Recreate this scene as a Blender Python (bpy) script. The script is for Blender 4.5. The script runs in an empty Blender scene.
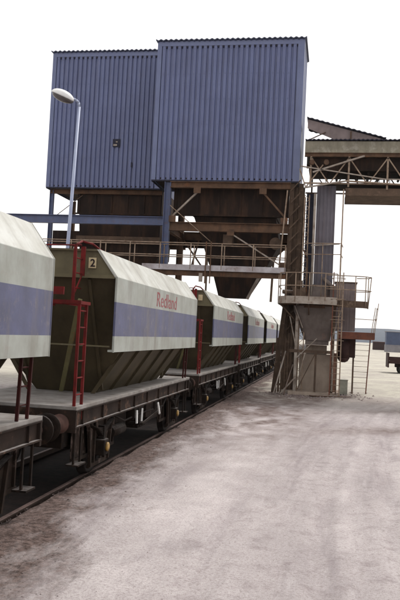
import bpy, bmesh, math, random
from mathutils import Vector, Matrix, noise
R = math.radians
random.seed(7)
S = bpy.context.scene
C = S.collection

# ------------------------------------------------------------------ camera
cd = bpy.data.cameras.new('camera'); cam = bpy.data.objects.new('camera', cd); C.objects.link(cam)
cam.matrix_world = (Matrix.Translation((0, 0, 2.55)) @ Matrix.Rotation(R(10.15), 4, 'Z') @
                    Matrix.Rotation(R(92.5), 4, 'X') @ Matrix.Rotation(R(2.8), 4, 'Z'))
cd.sensor_fit = 'VERTICAL'; cd.sensor_height = 36.0; cd.lens = 45.0
cd.clip_start = 0.1; cd.clip_end = 12000
S.camera = cam

# ------------------------------------------------------------------ sky, sun, exposure
SUN_EL, SUN_AZ = 56, 28          # azimuth measured from +Y (away from the camera) towards +X
w = bpy.data.worlds.new('World'); S.world = w; w.use_nodes = True
nt = w.node_tree; nt.nodes.clear()
wo = nt.nodes.new('ShaderNodeOutputWorld'); bg = nt.nodes.new('ShaderNodeBackground')
sky = nt.nodes.new('ShaderNodeTexSky'); sky.sky_type = 'NISHITA'; sky.sun_disc = False
sky.sun_elevation = R(SUN_EL); sky.sun_rotation = R(SUN_AZ); sky.dust_density = 4; sky.air_density = 1
mx = nt.nodes.new('ShaderNodeMixRGB'); mx.inputs[0].default_value = 0.82     # thin bright overcast
ov = nt.nodes.new('ShaderNodeMixRGB'); ov.inputs[1].default_value = (9.2, 8.9, 8.7, 1); ov.inputs[2].default_value = (11, 10.7, 10.4, 1)
nz = nt.nodes.new('ShaderNodeTexNoise'); nz.inputs['Scale'].default_value = 1.6; nz.inputs['Detail'].default_value = 5
nt.links.new(nz.outputs['Fac'], ov.inputs[0])
nt.links.new(sky.outputs[0], mx.inputs[1]); nt.links.new(ov.outputs[0], mx.inputs[2])
nt.links.new(mx.outputs[0], bg.inputs[0]); nt.links.new(bg.outputs[0], wo.inputs[0])
bg.inputs[1].default_value = 0.10
sd = bpy.data.lights.new('sun', 'SUN'); so = bpy.data.objects.new('sun', sd); C.objects.link(so)
sd.energy = 1.9; sd.angle = R(12); sd.color = (1, .965, .93)
sv = Vector((math.sin(R(SUN_AZ)) * math.cos(R(SUN_EL)), math.cos(R(SUN_AZ)) * math.cos(R(SUN_EL)), math.sin(R(SUN_EL))))
so.rotation_euler = sv.to_track_quat('Z', 'Y').to_euler(); so.location = (20, 20, 40)
S.view_settings.view_transform = 'Standard'; S.view_settings.look = 'None'
S.view_settings.gamma = 1; S.view_settings.exposure = 0.5
S.view_settings.use_curve_mapping = False

# ------------------------------------------------------------------ materials
def mat(name, c1, c2=None, scale=3.0, rough=.75, metal=0.0, streak=0.0, streak_col=(.05, .035, .025), streak_scale=(6, 6, .5),
        spot=0.0, spot_col=(.12, .045, .02), spot_scale=5.0, bump=.0, bump_scale=30, up_dust=0.0, dust_col=(.42, .39, .38), bands=None, detail=6):
    m = bpy.data.materials.new(name); m.use_nodes = True
    N = m.node_tree; n = N.nodes; L = N.links
    b = n['Principled BSDF']; b.inputs['Roughness'].default_value = rough; b.inputs['Metallic'].default_value = metal
    b.inputs['Specular IOR Level'].default_value = .5 if rough < .6 else .12
    tc = n.new('ShaderNodeTexCoord')
    def noise_(sc, det=detail, vec=None, rg=.6):
        t = n.new('ShaderNodeTexNoise'); t.inputs['Scale'].default_value = sc; t.inputs['Detail'].default_value = det
        t.inputs['Roughness'].default_value = rg
        L.new(vec or tc.outputs['Object'], t.inputs['Vector']); return t.outputs['Fac']
    def ramp(v, a, bb):
        r = n.new('ShaderNodeMapRange'); r.inputs[1].default_value = a; r.inputs[2].default_value = bb
        L.new(v, r.inputs[0]); return r.outputs[0]
    def mix(f, a, bb, mode='MIX'):
        x = n.new('ShaderNodeMixRGB'); x.blend_type = mode
        if isinstance(f, float): x.inputs[0].default_value = f
        else: L.new(f, x.inputs[0])
        for i, v in ((1, a), (2, bb)):
            if isinstance(v, tuple): x.inputs[i].default_value = (*v, 1)
            else: L.new(v, x.inputs[i])
        return x.outputs[0]
    def mul(f, k):
        x = n.new('ShaderNodeMath'); x.operation = 'MULTIPLY'; L.new(f, x.inputs[0])
        if isinstance(k, (int, float)): x.inputs[1].default_value = k
        else: L.new(k, x.inputs[1])
        return x.outputs[0]
    c2 = c2 or tuple(v * .7 for v in c1)
    base = None
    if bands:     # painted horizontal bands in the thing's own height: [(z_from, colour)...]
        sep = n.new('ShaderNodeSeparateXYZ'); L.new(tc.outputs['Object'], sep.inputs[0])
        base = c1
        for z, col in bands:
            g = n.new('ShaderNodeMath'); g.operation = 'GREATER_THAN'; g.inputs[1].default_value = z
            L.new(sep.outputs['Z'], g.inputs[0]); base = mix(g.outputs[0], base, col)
        dark = mix(1.0, base, (.72, .70, .66), 'MULTIPLY')
        col = mix(ramp(noise_(scale), .35, .7), base, dark)
    else:
        col = mix(ramp(noise_(scale), .35, .68), c1, c2)
    if streak:
        mp = n.new('ShaderNodeMapping'); mp.inputs['Scale'].default_value = streak_scale
        L.new(tc.outputs['Object'], mp.inputs[0])
        col = mix(mul(ramp(noise_(1.0, 8, mp.outputs[0], .7), .48, .75), streak), col, streak_col)
    if spot:
        col = mix(mul(ramp(noise_(spot_scale, 8, None, .7), .56, .68), spot), col, spot_col)
    if up_dust:
        g = n.new('ShaderNodeNewGeometry'); s = n.new('ShaderNodeSeparateXYZ'); L.new(g.outputs['True Normal'], s.inputs[0])
        f = mul(ramp(s.outputs['Z'], .3, .9), ramp(noise_(9, 6), .2, .6))
        col = mix(mul(f, up_dust), col, dust_col)
    L.new(col, b.inputs['Base Color'])
    if bump:
        bp = n.new('ShaderNodeBump'); bp.inputs['Strength'].default_value = bump; bp.inputs['Distance'].default_value = .02
        L.new(noise_(bump_scale, 5), bp.inputs['Height']); L.new(bp.outputs[0], b.inputs['Normal'])
    return m

M = {}
M['clad'] = mat('blue_cladding', (.100, .122, .238), (.076, .093, .190), .5, .42, streak=.75, streak_col=(.055, .058, .11), streak_scale=(7, 7, .35), spot=.3, spot_col=(.14, .15, .23), spot_scale=1.1)
M['clad_trim'] = mat('blue_flashing', (.112, .136, .248), (.09, .11, .21), 1.2, .35, streak=.3, streak_col=(.09, .09, .13))
M['clad_lilac'] = mat('grey_lilac_cladding', (.13, .12, .14), (.08, .074, .085), .9, .6, streak=.6, streak_col=(.08, .055, .05), streak_scale=(5, 5, .3))
M['dark_edge'] = mat('dark_filler', (.03, .03, .045), (.02, .02, .03), 4, .8)
M['roof_edge'] = mat('roof_sheet', (.06, .07, .11), (.04, .045, .07), 2, .6)
M['blue_beam'] = mat('blue_steel', (.075, .098, .19), (.055, .07, .14), 2, .55, streak=.5, streak_col=(.07, .06, .08), spot=.5, up_dust=.7)
M['rust'] = mat('rusty_steel', (.135, .078, .048), (.060, .038, .027), 1.6, .85, streak=.5, streak_col=(.035, .025, .02), spot=.5, spot_col=(.24, .10, .045), spot_scale=2, up_dust=.6)
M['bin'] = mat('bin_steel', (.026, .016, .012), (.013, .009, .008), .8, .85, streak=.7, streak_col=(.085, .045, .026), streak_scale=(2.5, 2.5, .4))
M['brown'] = mat('brown_steel', (.115, .078, .055), (.060, .041, .030), 1.8, .85, spot=.7, spot_col=(.2, .14, .10), spot_scale=4, up_dust=.7)
M['dustpaint'] = mat('dusty_pale_steel', (.34, .30, .26), (.19, .15, .12), 2.5, .8, spot=.5, up_dust=.5)
M['white_dust'] = mat('dusty_white_edge', (.42, .40, .42), (.28, .25, .25), 2.5, .8, spot=.5, spot_col=(.12, .06, .04), spot_scale=3)
M['handrail'] = mat('dusty_handrail', (.31, .235, .175), (.17, .12, .085), 5, .7, spot=.5)
M['redbrown'] = mat('red_oxide_steel', (.16, .062, .04), (.10, .045, .032), 3, .8, spot=.5, spot_col=(.06, .04, .03))
M['maroon'] = mat('maroon_steel', (.045, .022, .02), (.028, .015, .014), 3, .7, spot=.4, spot_col=(.15, .08, .05))
M['olivegrey'] = mat('weathered_board', (.27, .25, .19), (.17, .155, .12), 1.1, .9, streak=.8, streak_col=(.10, .09, .07), streak_scale=(3, 3, .6), spot=.7, spot_col=(.36, .35, .30), spot_scale=1.2)
M['hopcone'] = mat('hopper_cone_steel', (.17, .14, .125), (.095, .075, .068), 1.2, .7, spot=.6, spot_col=(.24, .14, .10), spot_scale=1.3, streak=.4)
M['brick'] = mat('dusty_block', (.38, .31, .25), (.25, .20, .165), 1.5, .95, streak=.4, streak_col=(.15, .12, .1), bump=.5)
M['redbrick'] = mat('orange_brick', (.24, .11, .07), (.19, .13, .10), 6, .95, bump=.5)
M['cabinet'] = mat('pale_green_paint', (.27, .27, .22), (.19, .185, .155), 4, .6, spot=.4)
M['white_side'] = mat('painted_bands_lit_slope', (.335, .355, .325), rough=.5, scale=2.2, bump=.25, bump_scale=2.5, streak=.75, streak_col=(.15, .13, .11), streak_scale=(1.2, 3.5, .5),
                      spot=.35, spot_col=(.27, .23, .20), spot_scale=6, bands=[(2.42, (.085, .092, .172)), (3.0, (.335, .355, .325)), (3.43, (.50, .51, .475))])  # topmost band paints the brighter light on the roof slope, same white paint
M['olive'] = mat('olive_hopper_paint', (.066, .051, .029), (.043, .034, .020), 1.6, .65, streak=.5, streak_col=(.018, .014, .011), streak_scale=(4, 4, .5), spot=.35, spot_col=(.07, .055, .04))
M['olive_light'] = mat('olive_frame_paint', (.13, .113, .067), (.09, .076, .048), 2.2, .65, streak=.4, streak_col=(.09, .075, .05), spot=.3, spot_col=(.25, .22, .16))
M['yellow_olive'] = mat('yellowed_post', (.16, .145, .07), (.11, .10, .05), 3, .7, spot=.5, spot_col=(.35, .14, .04), spot_scale=3)
M['under'] = mat('underframe', (.017, .011, .008), (.008, .0055, .0045), 5, .85, spot=.5, spot_col=(.055, .032, .022), spot_scale=8, up_dust=.15)
M['sole'] = mat('solebar_dirty', (.032, .021, .016), (.016, .011, .009), 3, .85, spot=.7, spot_col=(.14, .08, .055), spot_scale=3.5, up_dust=.5)
M['deck'] = mat('dusty_deck', (.26, .245, .232), (.15, .135, .122), 3, .9, spot=.5, spot_col=(.2, .15, .13), spot_scale=5)
M['buffer'] = mat('buffer_pink_rust', (.10, .055, .045), (.055, .032, .027), 5, .7, spot=.5, spot_col=(.07, .04, .03))
M['red'] = mat('red_paint', (.15, .013, .013), (.075, .011, .010), 6, .65, spot=.7, spot_col=(.10, .03, .025))
M['darkred'] = mat('dark_red_paint', (.05, .011, .01), (.03, .009, .008), 4, .6, spot=.4, spot_col=(.05, .03, .025))
M['redtext'] = mat('red_lettering', (.24, .045, .055), (.32, .17, .17), 9, .6)
M['yellow'] = mat('yellow_cover', (.30, .17, .02), (.10, .055, .02), 9, .5)
M['cream'] = mat('cream_plate', (.52, .44, .28), (.42, .33, .2), 9, .6)
M['blackpaint'] = mat('black_numeral', (.03, .02, .02), (.02, .015, .015), 4, .6)
M['white'] = mat('white_paint', (.72, .72, .70), (.6, .6, .58), 6, .5)
M['frame_dust'] = mat('dusty_guard', (.028, .018, .013), (.013, .009, .007), 5, .85, spot=.85, spot_col=(.15, .11, .095), spot_scale=4)
M['wheel'] = mat('wheel_steel', (.024, .018, .016), (.014, .011, .01), 6, .7)
M['rail'] = mat('rail_steel', (.045, .03, .024), (.028, .02, .017), 8, .6, up_dust=.9, dust_col=(.11, .075, .068))
M['sleeper'] = mat('sleeper_wood', (.03, .021, .018), (.02, .014, .012), 6, .95)
M['lamppost'] = mat('lamp_post_paint', (.33, .37, .50), (.26, .30, .42), 2, .5)
M['lamp_white'] = mat('lamp_canopy', (.72, .72, .70), (.6, .6, .6), 3, .4)
M['lamp_glass'] = mat('lamp_bowl', (.10, .09, .09), (.07, .06, .06), 3, .25)
M['gravel_load'] = mat('gravel_load', (.24, .19, .16), (.14, .11, .09), 12, .95, bump=1)
M['shed_blue'] = mat('shed_blue', (.07, .09, .15), (.06, .075, .125), 1, .6)
M['shed_grey'] = mat('shed_grey', (.22, .21, .22), (.17, .16, .17), 1, .8)
M['tyre'] = mat('tyre_rubber', (.03, .028, .028), (.05, .045, .04), 8, .9)

# ------------------------------------------------------------------ mesh builder
class MB:
    def __init__(s): s.bm = bmesh.new(); s.mi = 0; s.smooth = False
    def _f(s, vs):
        try:
            f = s.bm.faces.new(vs); f.material_index = s.mi; f.smooth = s.smooth; return f
        except ValueError: return None
    def box(s, c, d, rz=0):
        return s.bar_m(Matrix.Translation(c) @ Matrix.Rotation(rz, 4, 'Z'), d)
    def b2(s, x0, x1, y0, y1, z0, z1):
        return s.box(((x0 + x1) / 2, (y0 + y1) / 2, (z0 + z1) / 2), (abs(x1 - x0), abs(y1 - y0), abs(z1 - z0)))
    def bar_m(s, m, d):
        v = [s.bm.verts.new(m @ Vector((a * d[0] / 2, b * d[1] / 2, c * d[2] / 2))) for c in (-1, 1) for b in (-1, 1) for a in (-1, 1)]
        for q in ((0, 2, 3, 1), (4, 5, 7, 6), (0, 1, 5, 4), (2, 6, 7, 3), (0, 4, 6, 2), (1, 3, 7, 5)): s._f([v[i] for i in q])
        return s
    def _frame(s, p0, p1, up=(0, 0, 1)):
        p0, p1 = Vector(p0), Vector(p1); d = (p1 - p0); z = d.normalized(); u = Vector(up)
        if abs(z.dot(u)) > .98: u = Vector((0, 1, 0))
        x = u.cross(z).normalized(); y = z.cross(x)
        m = Matrix((x, y, z)).transposed().to_4x4(); m.translation = (p0 + p1) / 2
        return m, d.length
    def bar(s, p0, p1, wd, h, up=(0, 0, 1)):
        m, l = s._frame(p0, p1, up); return s.bar_m(m, (wd, h, l))
    def ibeam(s, p0, p1, wd, h, t=.02, up=(0, 0, 1)):
        m, l = s._frame(p0, p1, up)
        s.bar_m(m, (t, h - 2 * t - .002, l))
        for k in (-1, 1): s.bar_m(m @ Matrix.Translation((0, k * (h / 2 - t / 2), 0)), (wd, t, l))
        return s
    def tube(s, p0, p1, r, n=8, r2=None, cap=True):
        m, l = s._frame(p0, p1); r2 = r if r2 is None else r2
        a = [s.bm.verts.new(m @ Vector((r * math.cos(2 * math.pi * i / n), r * math.sin(2 * math.pi * i / n), -l / 2))) for i in range(n)]
        b = [s.bm.verts.new(m @ Vector((r2 * math.cos(2 * math.pi * i / n), r2 * math.sin(2 * math.pi * i / n), l / 2))) for i in range(n)]
        for i in range(n):
            f = s._f([a[i], a[(i + 1) % n], b[(i + 1) % n], b[i]])
            if f: f.smooth = n > 5
        if cap: s._f(a[::-1]); s._f(b)
        return s
    def path(s, pts, r, n=6, closed=False):
        for i in range(len(pts) - (0 if closed else 1)): s.tube(pts[i], pts[(i + 1) % len(pts)], r, n)
        return s
    def prism(s, poly, axis, a, b):
        """poly: 2D points; axis 'y': poly in xz extruded from y=a to b; 'x': poly in yz; 'z': poly in xy"""
        def P(u, v, t): return {'y': (u, t, v), 'x': (t, u, v), 'z': (u, v, t)}[axis]
        A = [s.bm.verts.new(P(u, v, a)) for u, v in poly]; B = [s.bm.verts.new(P(u, v, b)) for u, v in poly]
        s._f(A); s._f(B[::-1]); n = len(poly)
        for i in range(n): s._f([A[i], B[i], B[(i + 1) % n], A[(i + 1) % n]])
        return s
    def loft(s, rings, cap0=True, cap1=True):
        V = [[s.bm.verts.new(p) for p in r] for r in rings]; n = len(rings[0])
        for k in range(len(V) - 1):
            for i in range(n): s._f([V[k][i], V[k][(i + 1) % n], V[k + 1][(i + 1) % n], V[k + 1][i]])
        if cap0: s._f(V[0][::-1])
        if cap1: s._f(V[-1])
        return s
    def lathe(s, prof, c, axis='z', n=20):
        """prof: (radius, height) pairs"""
        rings = []
        for r, h in prof:
            ring = []
            for i in range(n):
                a = 2 * math.pi * i / n; u, v = r * math.cos(a), r * math.sin(a)
                p = {'z': (u, v, h), 'x': (h, u, v), 'y': (u, h, v)}[axis]
                ring.append((c[0] + p[0], c[1] + p[1], c[2] + p[2]))
            rings.append(ring)
        sm = s.smooth; s.smooth = n > 10; s.loft(rings); s.smooth = sm
        return s
    def build(s, name, m, parent=None, bevel=0):
        bmesh.ops.recalc_face_normals(s.bm, faces=s.bm.faces[:])
        me = bpy.data.meshes.new(name); s.bm.to_mesh(me); s.bm.free()
        for x in (m if isinstance(m, (list, tuple)) else [m]): me.materials.append(x)
        o = bpy.data.objects.new(name, me); C.objects.link(o)
        if parent is not None: o.parent = parent
        if bevel:
            md = o.modifiers.new('bevel', 'BEVEL'); md.width = bevel; md.segments = 2; md.limit_method = 'ANGLE'
        return o

def tag(o, label, cat, group=None):
    o['label'] = label; o['category'] = cat
    if group: o['group'] = group
    return o
def thing(name, loc, label, cat, group=None, rz=0):
    o = bpy.data.objects.new(name, None); C.objects.link(o); o.location = loc; o.rotation_euler = (0, 0, rz)
    o.empty_display_size = .3
    return tag(o, label, cat, group)
def struct(o): o['kind'] = 'structure'; return o

# ------------------------------------------------------------------ ground
def axis_lines(parts):
    out = []
    for a, b, st in parts:
        k = max(1, round((b - a) / st)); out += [a + (b - a) * i / k for i in range(k)]
    return out + [parts[-1][1]]
gx = axis_lines([(-1700, -300, 140), (-300, -60, 24), (-60, -12, 3), (-12, -6, .5), (-6, -4.5, .25), (-4.5, 3.5, .1), (3.5, 14, .4), (14, 60, 4), (60, 300, 24), (300, 1700, 140)])
gy = axis_lines([(-300, -20, 40), (-20, 4, 2), (4, 16, .1), (16, 30, .16), (30, 48, .3), (48, 90, 1.2), (90, 300, 10), (300, 1750, 90)])
def sst(a, b, x):
    t = min(1, max(0, (x - a) / (b - a))); return t * t * (3 - 2 * t)
def ground_z(x, y):
    z = -.04
    tr = (1 - sst(-4.16, -4.02, x)) * (1 - sst(-5.8, -6.6, x)) if True else 0
    z -= .07 * tr
    if x > -6.3:
        z += (.06 + .05 * noise.noise(Vector((x * 3, y * 1.1, 7)))) * sst(-4.13, -4.02, x) * (1 - sst(-3.6, -2.2, x))
    if 3 < y < 90 and -12 < x < 30:
        z += .03 * (noise.noise(Vector((x * .35, y * .12, 1)))) * sst(-4.2, -3, x)
        n1 = noise.fractal(Vector((x * 2.2, y * 1.8, 5)), .9, 2.1, 4)
        z += .008 * n1 * (1 if x < -2 else .35)
        # ruts left by lorry tyres curving off to the right
        for cx, wd, dp in ((0.0, .17, .022), (.95, .17, .02), (1.6, .22, .016), (-1.35, .2, .012)):
            c = cx + .0045 * (y - 9) ** 2 + .1 * noise.noise(Vector((y * .15, cx, 0)))
            d = abs(x - c); z -= dp * max(0, 1 - (d / wd) ** 2)
            z += dp * .7 * math.exp(-((d - wd * 1.4) / (wd * .4)) ** 2)
    z += .16 * sst(-1.5, 1.5, x) * sst(22, 38, y)
    if y > 200: z += 0
    return z
bm = bmesh.new(); V = []
lay = bm.verts.layers.float_color.new('dirt_shade'); lru = bm.verts.layers.float_vector.new('road')
for y in gy:
    row = []
    for x in gx:
        v = bm.verts.new((x, y, ground_z(x, y)))
        n1 = noise.fractal(Vector((x * .55, y * .3, 2)), .8, 2.0, 5); n2 = noise.fractal(Vector((x * 1.6 + 9, y * .9, 4)), .7, 2.0, 5)
        rail = 1 - sst(-4.15, -2.4 + .7 * n1 + .5 * n2 + .6 * (1 - sst(6, 11, y)), x)          # brown spillage by the rails
        if x < -6.4: rail = (1 - sst(-7.5, -14, x)) * 1.0 + .3 * n1  # ground behind the train kept dark, its shade painted into the mask
        patch = math.exp(-((x + 2.2) / 1.5) ** 2 - ((y - 27) / 9) ** 2) * (.8 + 1.2 * n2) + .55 * math.exp(-((y - 31.5) / 2.5) ** 2) * (.6 + n1) * (x > -4)      # damp dark soil in front of the tower, plus painted tower shade
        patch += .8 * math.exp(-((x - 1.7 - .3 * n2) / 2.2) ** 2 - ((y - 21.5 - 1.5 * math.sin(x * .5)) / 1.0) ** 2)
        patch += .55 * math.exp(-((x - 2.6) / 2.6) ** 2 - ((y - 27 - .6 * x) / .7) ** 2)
        patch += 1.1 * math.exp(-((x + .7) / 2.1) ** 4 - ((y - 34.3 - .4 * n2) / 1.3) ** 2)  # shadow at the tower foot, painted as dark soil
        pale = math.exp(-((x + 1.95 + .25 * n1 + .01 * (y - 10)) / .72) ** 2) * (.95 + .9 * n1) * (1 - sst(19, 29, y)) * sst(5, 9, y)
        for cx, wd in ((0.25, .16), (1.15, .13)):
            c = cx + .0045 * (y - 9) ** 2
            pale += .55 * math.exp(-((x - c) / wd) ** 2) * max(0, .5 + n2)
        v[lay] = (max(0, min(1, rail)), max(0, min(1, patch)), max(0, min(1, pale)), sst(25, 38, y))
        v[lru] = (x - .0045 * (min(max(y, 0), 60) - 9) ** 2, y * .10, 0)
        row.append(v)
    V.append(row)
for j in range(len(gy) - 1):
    for i in range(len(gx) - 1):
        f = bm.faces.new((V[j][i], V[j][i + 1], V[j + 1][i + 1], V[j + 1][i])); f.smooth = True
me = bpy.data.meshes.new('ground'); bm.to_mesh(me); bm.free()
g = bpy.data.objects.new('ground', me); C.objects.link(g); struct(g)
m = bpy.data.materials.new('dusty_ground'); m.use_nodes = True; N = m.node_tree; n = N.nodes; L = N.links
b = n['Principled BSDF']; b.inputs['Roughness'].default_value = .95; b.inputs['Specular IOR Level'].default_value = .15
tc = n.new('ShaderNodeTexCoord'); at = n.new('ShaderNodeAttribute'); at.attribute_name = 'dirt_shade'
sp = n.new('ShaderNodeSeparateColor'); L.new(at.outputs['Color'], sp.inputs[0])
def NZ(sc, det=8, rg=.62, vec=None):
    t = n.new('ShaderNodeTexNoise'); t.inputs['Scale'].default_value = sc; t.inputs['Detail'].default_value = det; t.inputs['Roughness'].default_value = rg
    L.new(vec or tc.outputs['Object'], t.inputs['Vector']); return t.outputs['Fac']
def MR(v, a, c):
    r = n.new('ShaderNodeMapRange'); r.inputs[1].default_value = a; r.inputs[2].default_value = c; L.new(v, r.inputs[0]); return r.outputs[0]
def MA(op, a, c):
    x = n.new('ShaderNodeMath'); x.operation = op
    for i, v in ((0, a), (1, c)):
        if isinstance(v, (int, float)): x.inputs[i].default_value = v
        else: L.new(v, x.inputs[i])
    return x.outputs[0]
def MX(f, a, c):
    x = n.new('ShaderNodeMixRGB')
    if isinstance(f, float): x.inputs[0].default_value = f
    else: L.new(f, x.inputs[0])
    for i, v in ((1, a), (2, c)):
        if isinstance(v, tuple): x.inputs[i].default_value = (*v, 1)
        else: L.new(v, x.inputs[i])
    return x.outputs[0]
sp_far = at.outputs['Alpha']
mpg = n.new('ShaderNodeMapping'); mpg.inputs['Scale'].default_value = (1.0, .4, 1); L.new(tc.outputs['Object'], mpg.inputs[0])
ar = n.new('ShaderNodeAttribute'); ar.attribute_name = 'road'; RV = ar.outputs['Vector']
col = MX(MR(NZ(.5, 9, .66, mpg.outputs[0]), .38, .64), (.44, .402, .395), (.33, .30, .298))
col = MX(MA('MULTIPLY', MR(NZ(1.6, 9, .72, RV), .5, .68), .8), col, (.215, .186, .195))
col = MX(MA('MULTIPLY', MR(NZ(4.5, 7, .7, RV), .52, .66), .5), col, (.48, .445, .44))
col = MX(sp_far, col, MX(MR(NZ(.25, 8, .65), .4, .62), (.52, .50, .41), (.38, .355, .31)))
col = MX(MA('MULTIPLY', MR(NZ(3.1, 10, .85),   .5, .66), .65), col, (.17, .135, .138))
col = MX(MA('MULTIPLY', sp.outputs[2], MR(NZ(1.3, 8, .7), .15, .70)), col, (.62, .57, .56))
col = MX(MA('MULTIPLY', MR(NZ(28, 8, .85), .49, .62), .7), col, (.19, .15, .145))
col = MX(MA('MULTIPLY', MR(NZ(95, 4, .85), .52, .62), .6), col, (.17, .14, .14))
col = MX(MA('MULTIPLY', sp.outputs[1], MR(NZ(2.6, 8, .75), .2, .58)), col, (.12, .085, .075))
rl = MA('ADD', sp.outputs[0], MA('MULTIPLY', MA('SUBTRACT', NZ(3.2, 9, .78, mpg.outputs[0]), .5), 2.1))
rl = MA('MULTIPLY', MR(rl, .08, .80), MR(sp.outputs[0], .0, .15))
col = MX(rl, col, MX(MR(NZ(11, 7, .75), .42, .6), (.052, .036, .031), (.155, .112, .10)))
sx_ = n.new('ShaderNodeSeparateXYZ'); L.new(tc.outputs['Object'], sx_.inputs[0])
bed_shade = MA('MULTIPLY', MR(sx_.outputs['X'], -4.02, -4.2), MR(sx_.outputs['X'], -14.0, -8.0))      # oily track bed, blackened to paint in the shade under the train
col = MX(bed_shade, col, MX(MR(NZ(6, 7, .75), .4, .65), (.008, .0055, .005), (.022, .014, .011)))
L.new(col, b.inputs['Base Color'])
bp = n.new('ShaderNodeBump'); bp.inputs['Strength'].default_value = .75; bp.inputs['Distance'].default_value = .022
L.new(MA('ADD', NZ(11, 9, .78), MA('MULTIPLY', NZ(55, 5, .8), .4)), bp.inputs['Height']); L.new(bp.outputs[0], b.inputs['Normal'])
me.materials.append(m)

# scattered stones: countless, so stuff
mb = MB()
def pebble(x, y, r, z=None):
    z = ground_z(x, y) if z is None else z
    q = Matrix.Translation((x, y, z + r * .05)) @ Matrix.Rotation(random.random() * 6.3, 4, 'Z') @ Matrix.Rotation(random.random() * .8, 4, 'X')
    vs = [mb.bm.verts.new(q @ Vector((a * r * random.uniform(.7, 1.2), c * r * random.uniform(.6, 1), d * r * random.uniform(.45, .8)))) for a, c, d in
          ((1, 0, 0), (-1, 0, 0), (0, 1, 0), (0, -1, 0), (0, 0, 1), (0, 0, -1))]
    for t in ((0, 2, 4), (2, 1, 4), (1, 3, 4), (3, 0, 4), (2, 0, 5), (1, 2, 5), (3, 1, 5), (0, 3, 5)): mb._f([vs[i] for i in t])
for i in range(3200):
    y = 6 + 34 * random.random() ** 1.7; x = -4.05 + abs(random.gauss(0, 1)) * .62
    pebble(x, y, random.uniform(.004, .013) * (2 if random.random() < .03 else 1))
for i in range(900):
    y = 6 + 30 * random.random() ** 1.5; x = random.uniform(-3.5, 4)
    pebble(x, y, random.uniform(.004, .009))
for i in range(700):
    pebble(random.gauss(-.6, 1.0), random.gauss(34.2, .9), random.uniform(.02, .07))
M['stone'] = mat('stones', (.28, .23, .22), (.10, .075, .07), 1.7, .95)
o = mb.build('loose_stones', M['stone']); o['kind'] = 'stuff'; tag(o, 'small brown stones and crumbs scattered beside the rails', 'stones')

# far hills
for (yy, hh, sd_, nm) in ((1180, 30, 3, 0), (1480, 52, 8, 1)):
    mb = MB(); rows = []
    K = 90
    for j, (dy, f) in enumerate(((0, 0), (60, .6), (120, 1), (220, .8), (300, 0))):
        rows.append([mb.bm.verts.new((-1600 + 3200 * i / K, yy - 120 + dy, -1 + (hh * f * (.55 + .45 * noise.noise(Vector((i * .13, sd_, 0))) + .12 * noise.noise(Vector((i * .7, sd_, 3))))) if f else -1)) for i in range(K + 1)])
    for j in range(4):
        for i in range(K): mb._f((rows[j][i], rows[j][i + 1], rows[j + 1][i + 1], rows[j + 1][i]))
    mb.smooth = True
    M['hill%d' % nm] = mat('hill_haze_tint', (.085, .10, .12), (.06, .07, .09), .02, .95)  # bluish tint paints distance haze into the hill colour
    struct(mb.build('hills', M['hill%d' % nm]))

# ------------------------------------------------------------------ railway track
TX = -4.92
YT0, YT1 = -2.0, 82.0
t = thing('railway_track', (TX, 0, 0), 'dirty railway track the hopper wagons stand on, near rail half buried in brown dust', 'railway track')
RP = [(-.07, -.155), (.07, -.155), (.07, -.143), (.012, -.125), (.012, -.045), (.036, -.035), (.036, -.006), (.028, 0), (-.028, 0), (-.036, -.006), (-.036, -.035), (-.012, -.045), (-.012, -.125), (-.07, -.143)]
for sx in (-.752, .752):
    MB().prism([(u + sx, v) for u, v in RP], 'y', YT0, YT1).build('rail', M['rail'], t)
s0 = MB().box((0, 0, -.215), (2.5, .25, .12)).build('sleeper', M['sleeper'], t)
s0.location = (0, YT0 + .3, 0)
for i in range(1, 98):
    c = s0.copy(); C.objects.link(c); c.parent = t; c.location = (random.uniform(-.02, .02), YT0 + .3 + i * .85, 0)
    c.rotation_euler = (0, 0, random.uniform(-.01, .01))

# ------------------------------------------------------------------ hopper wagon
LH = 7.6
def text_mesh(body, h, width, m, name, parent, mat4, weight=.0):
    cu = bpy.data.curves.new('lettering', 'FONT'); cu.body = body; cu.size = 1; cu.extrude = .004 / h; cu.offset = weight
    tmp = bpy.data.objects.new('tmp', cu); C.objects.link(tmp)
    bpy.context.view_layer.update()
    me = bpy.data.meshes.new_from_object(tmp.evaluated_get(bpy.context.evaluated_depsgraph_get()))
    bpy.data.objects.remove(tmp)
    xs = [v.co.x for v in me.vertices]; ys = [v.co.y for v in me.vertices]
    sx = width / (max(xs) - min(xs)); sy = h / (max(ys) - min(ys))
    for v in me.vertices:
        v.co = Vector(((v.co.x - min(xs)) * sx, (v.co.y - min(ys)) * sy, v.co.z * h))
    me.transform(mat4); me.materials.append(m)
    o = bpy.data.objects.new(name, me); C.objects.link(o); o.parent = parent; return o

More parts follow.
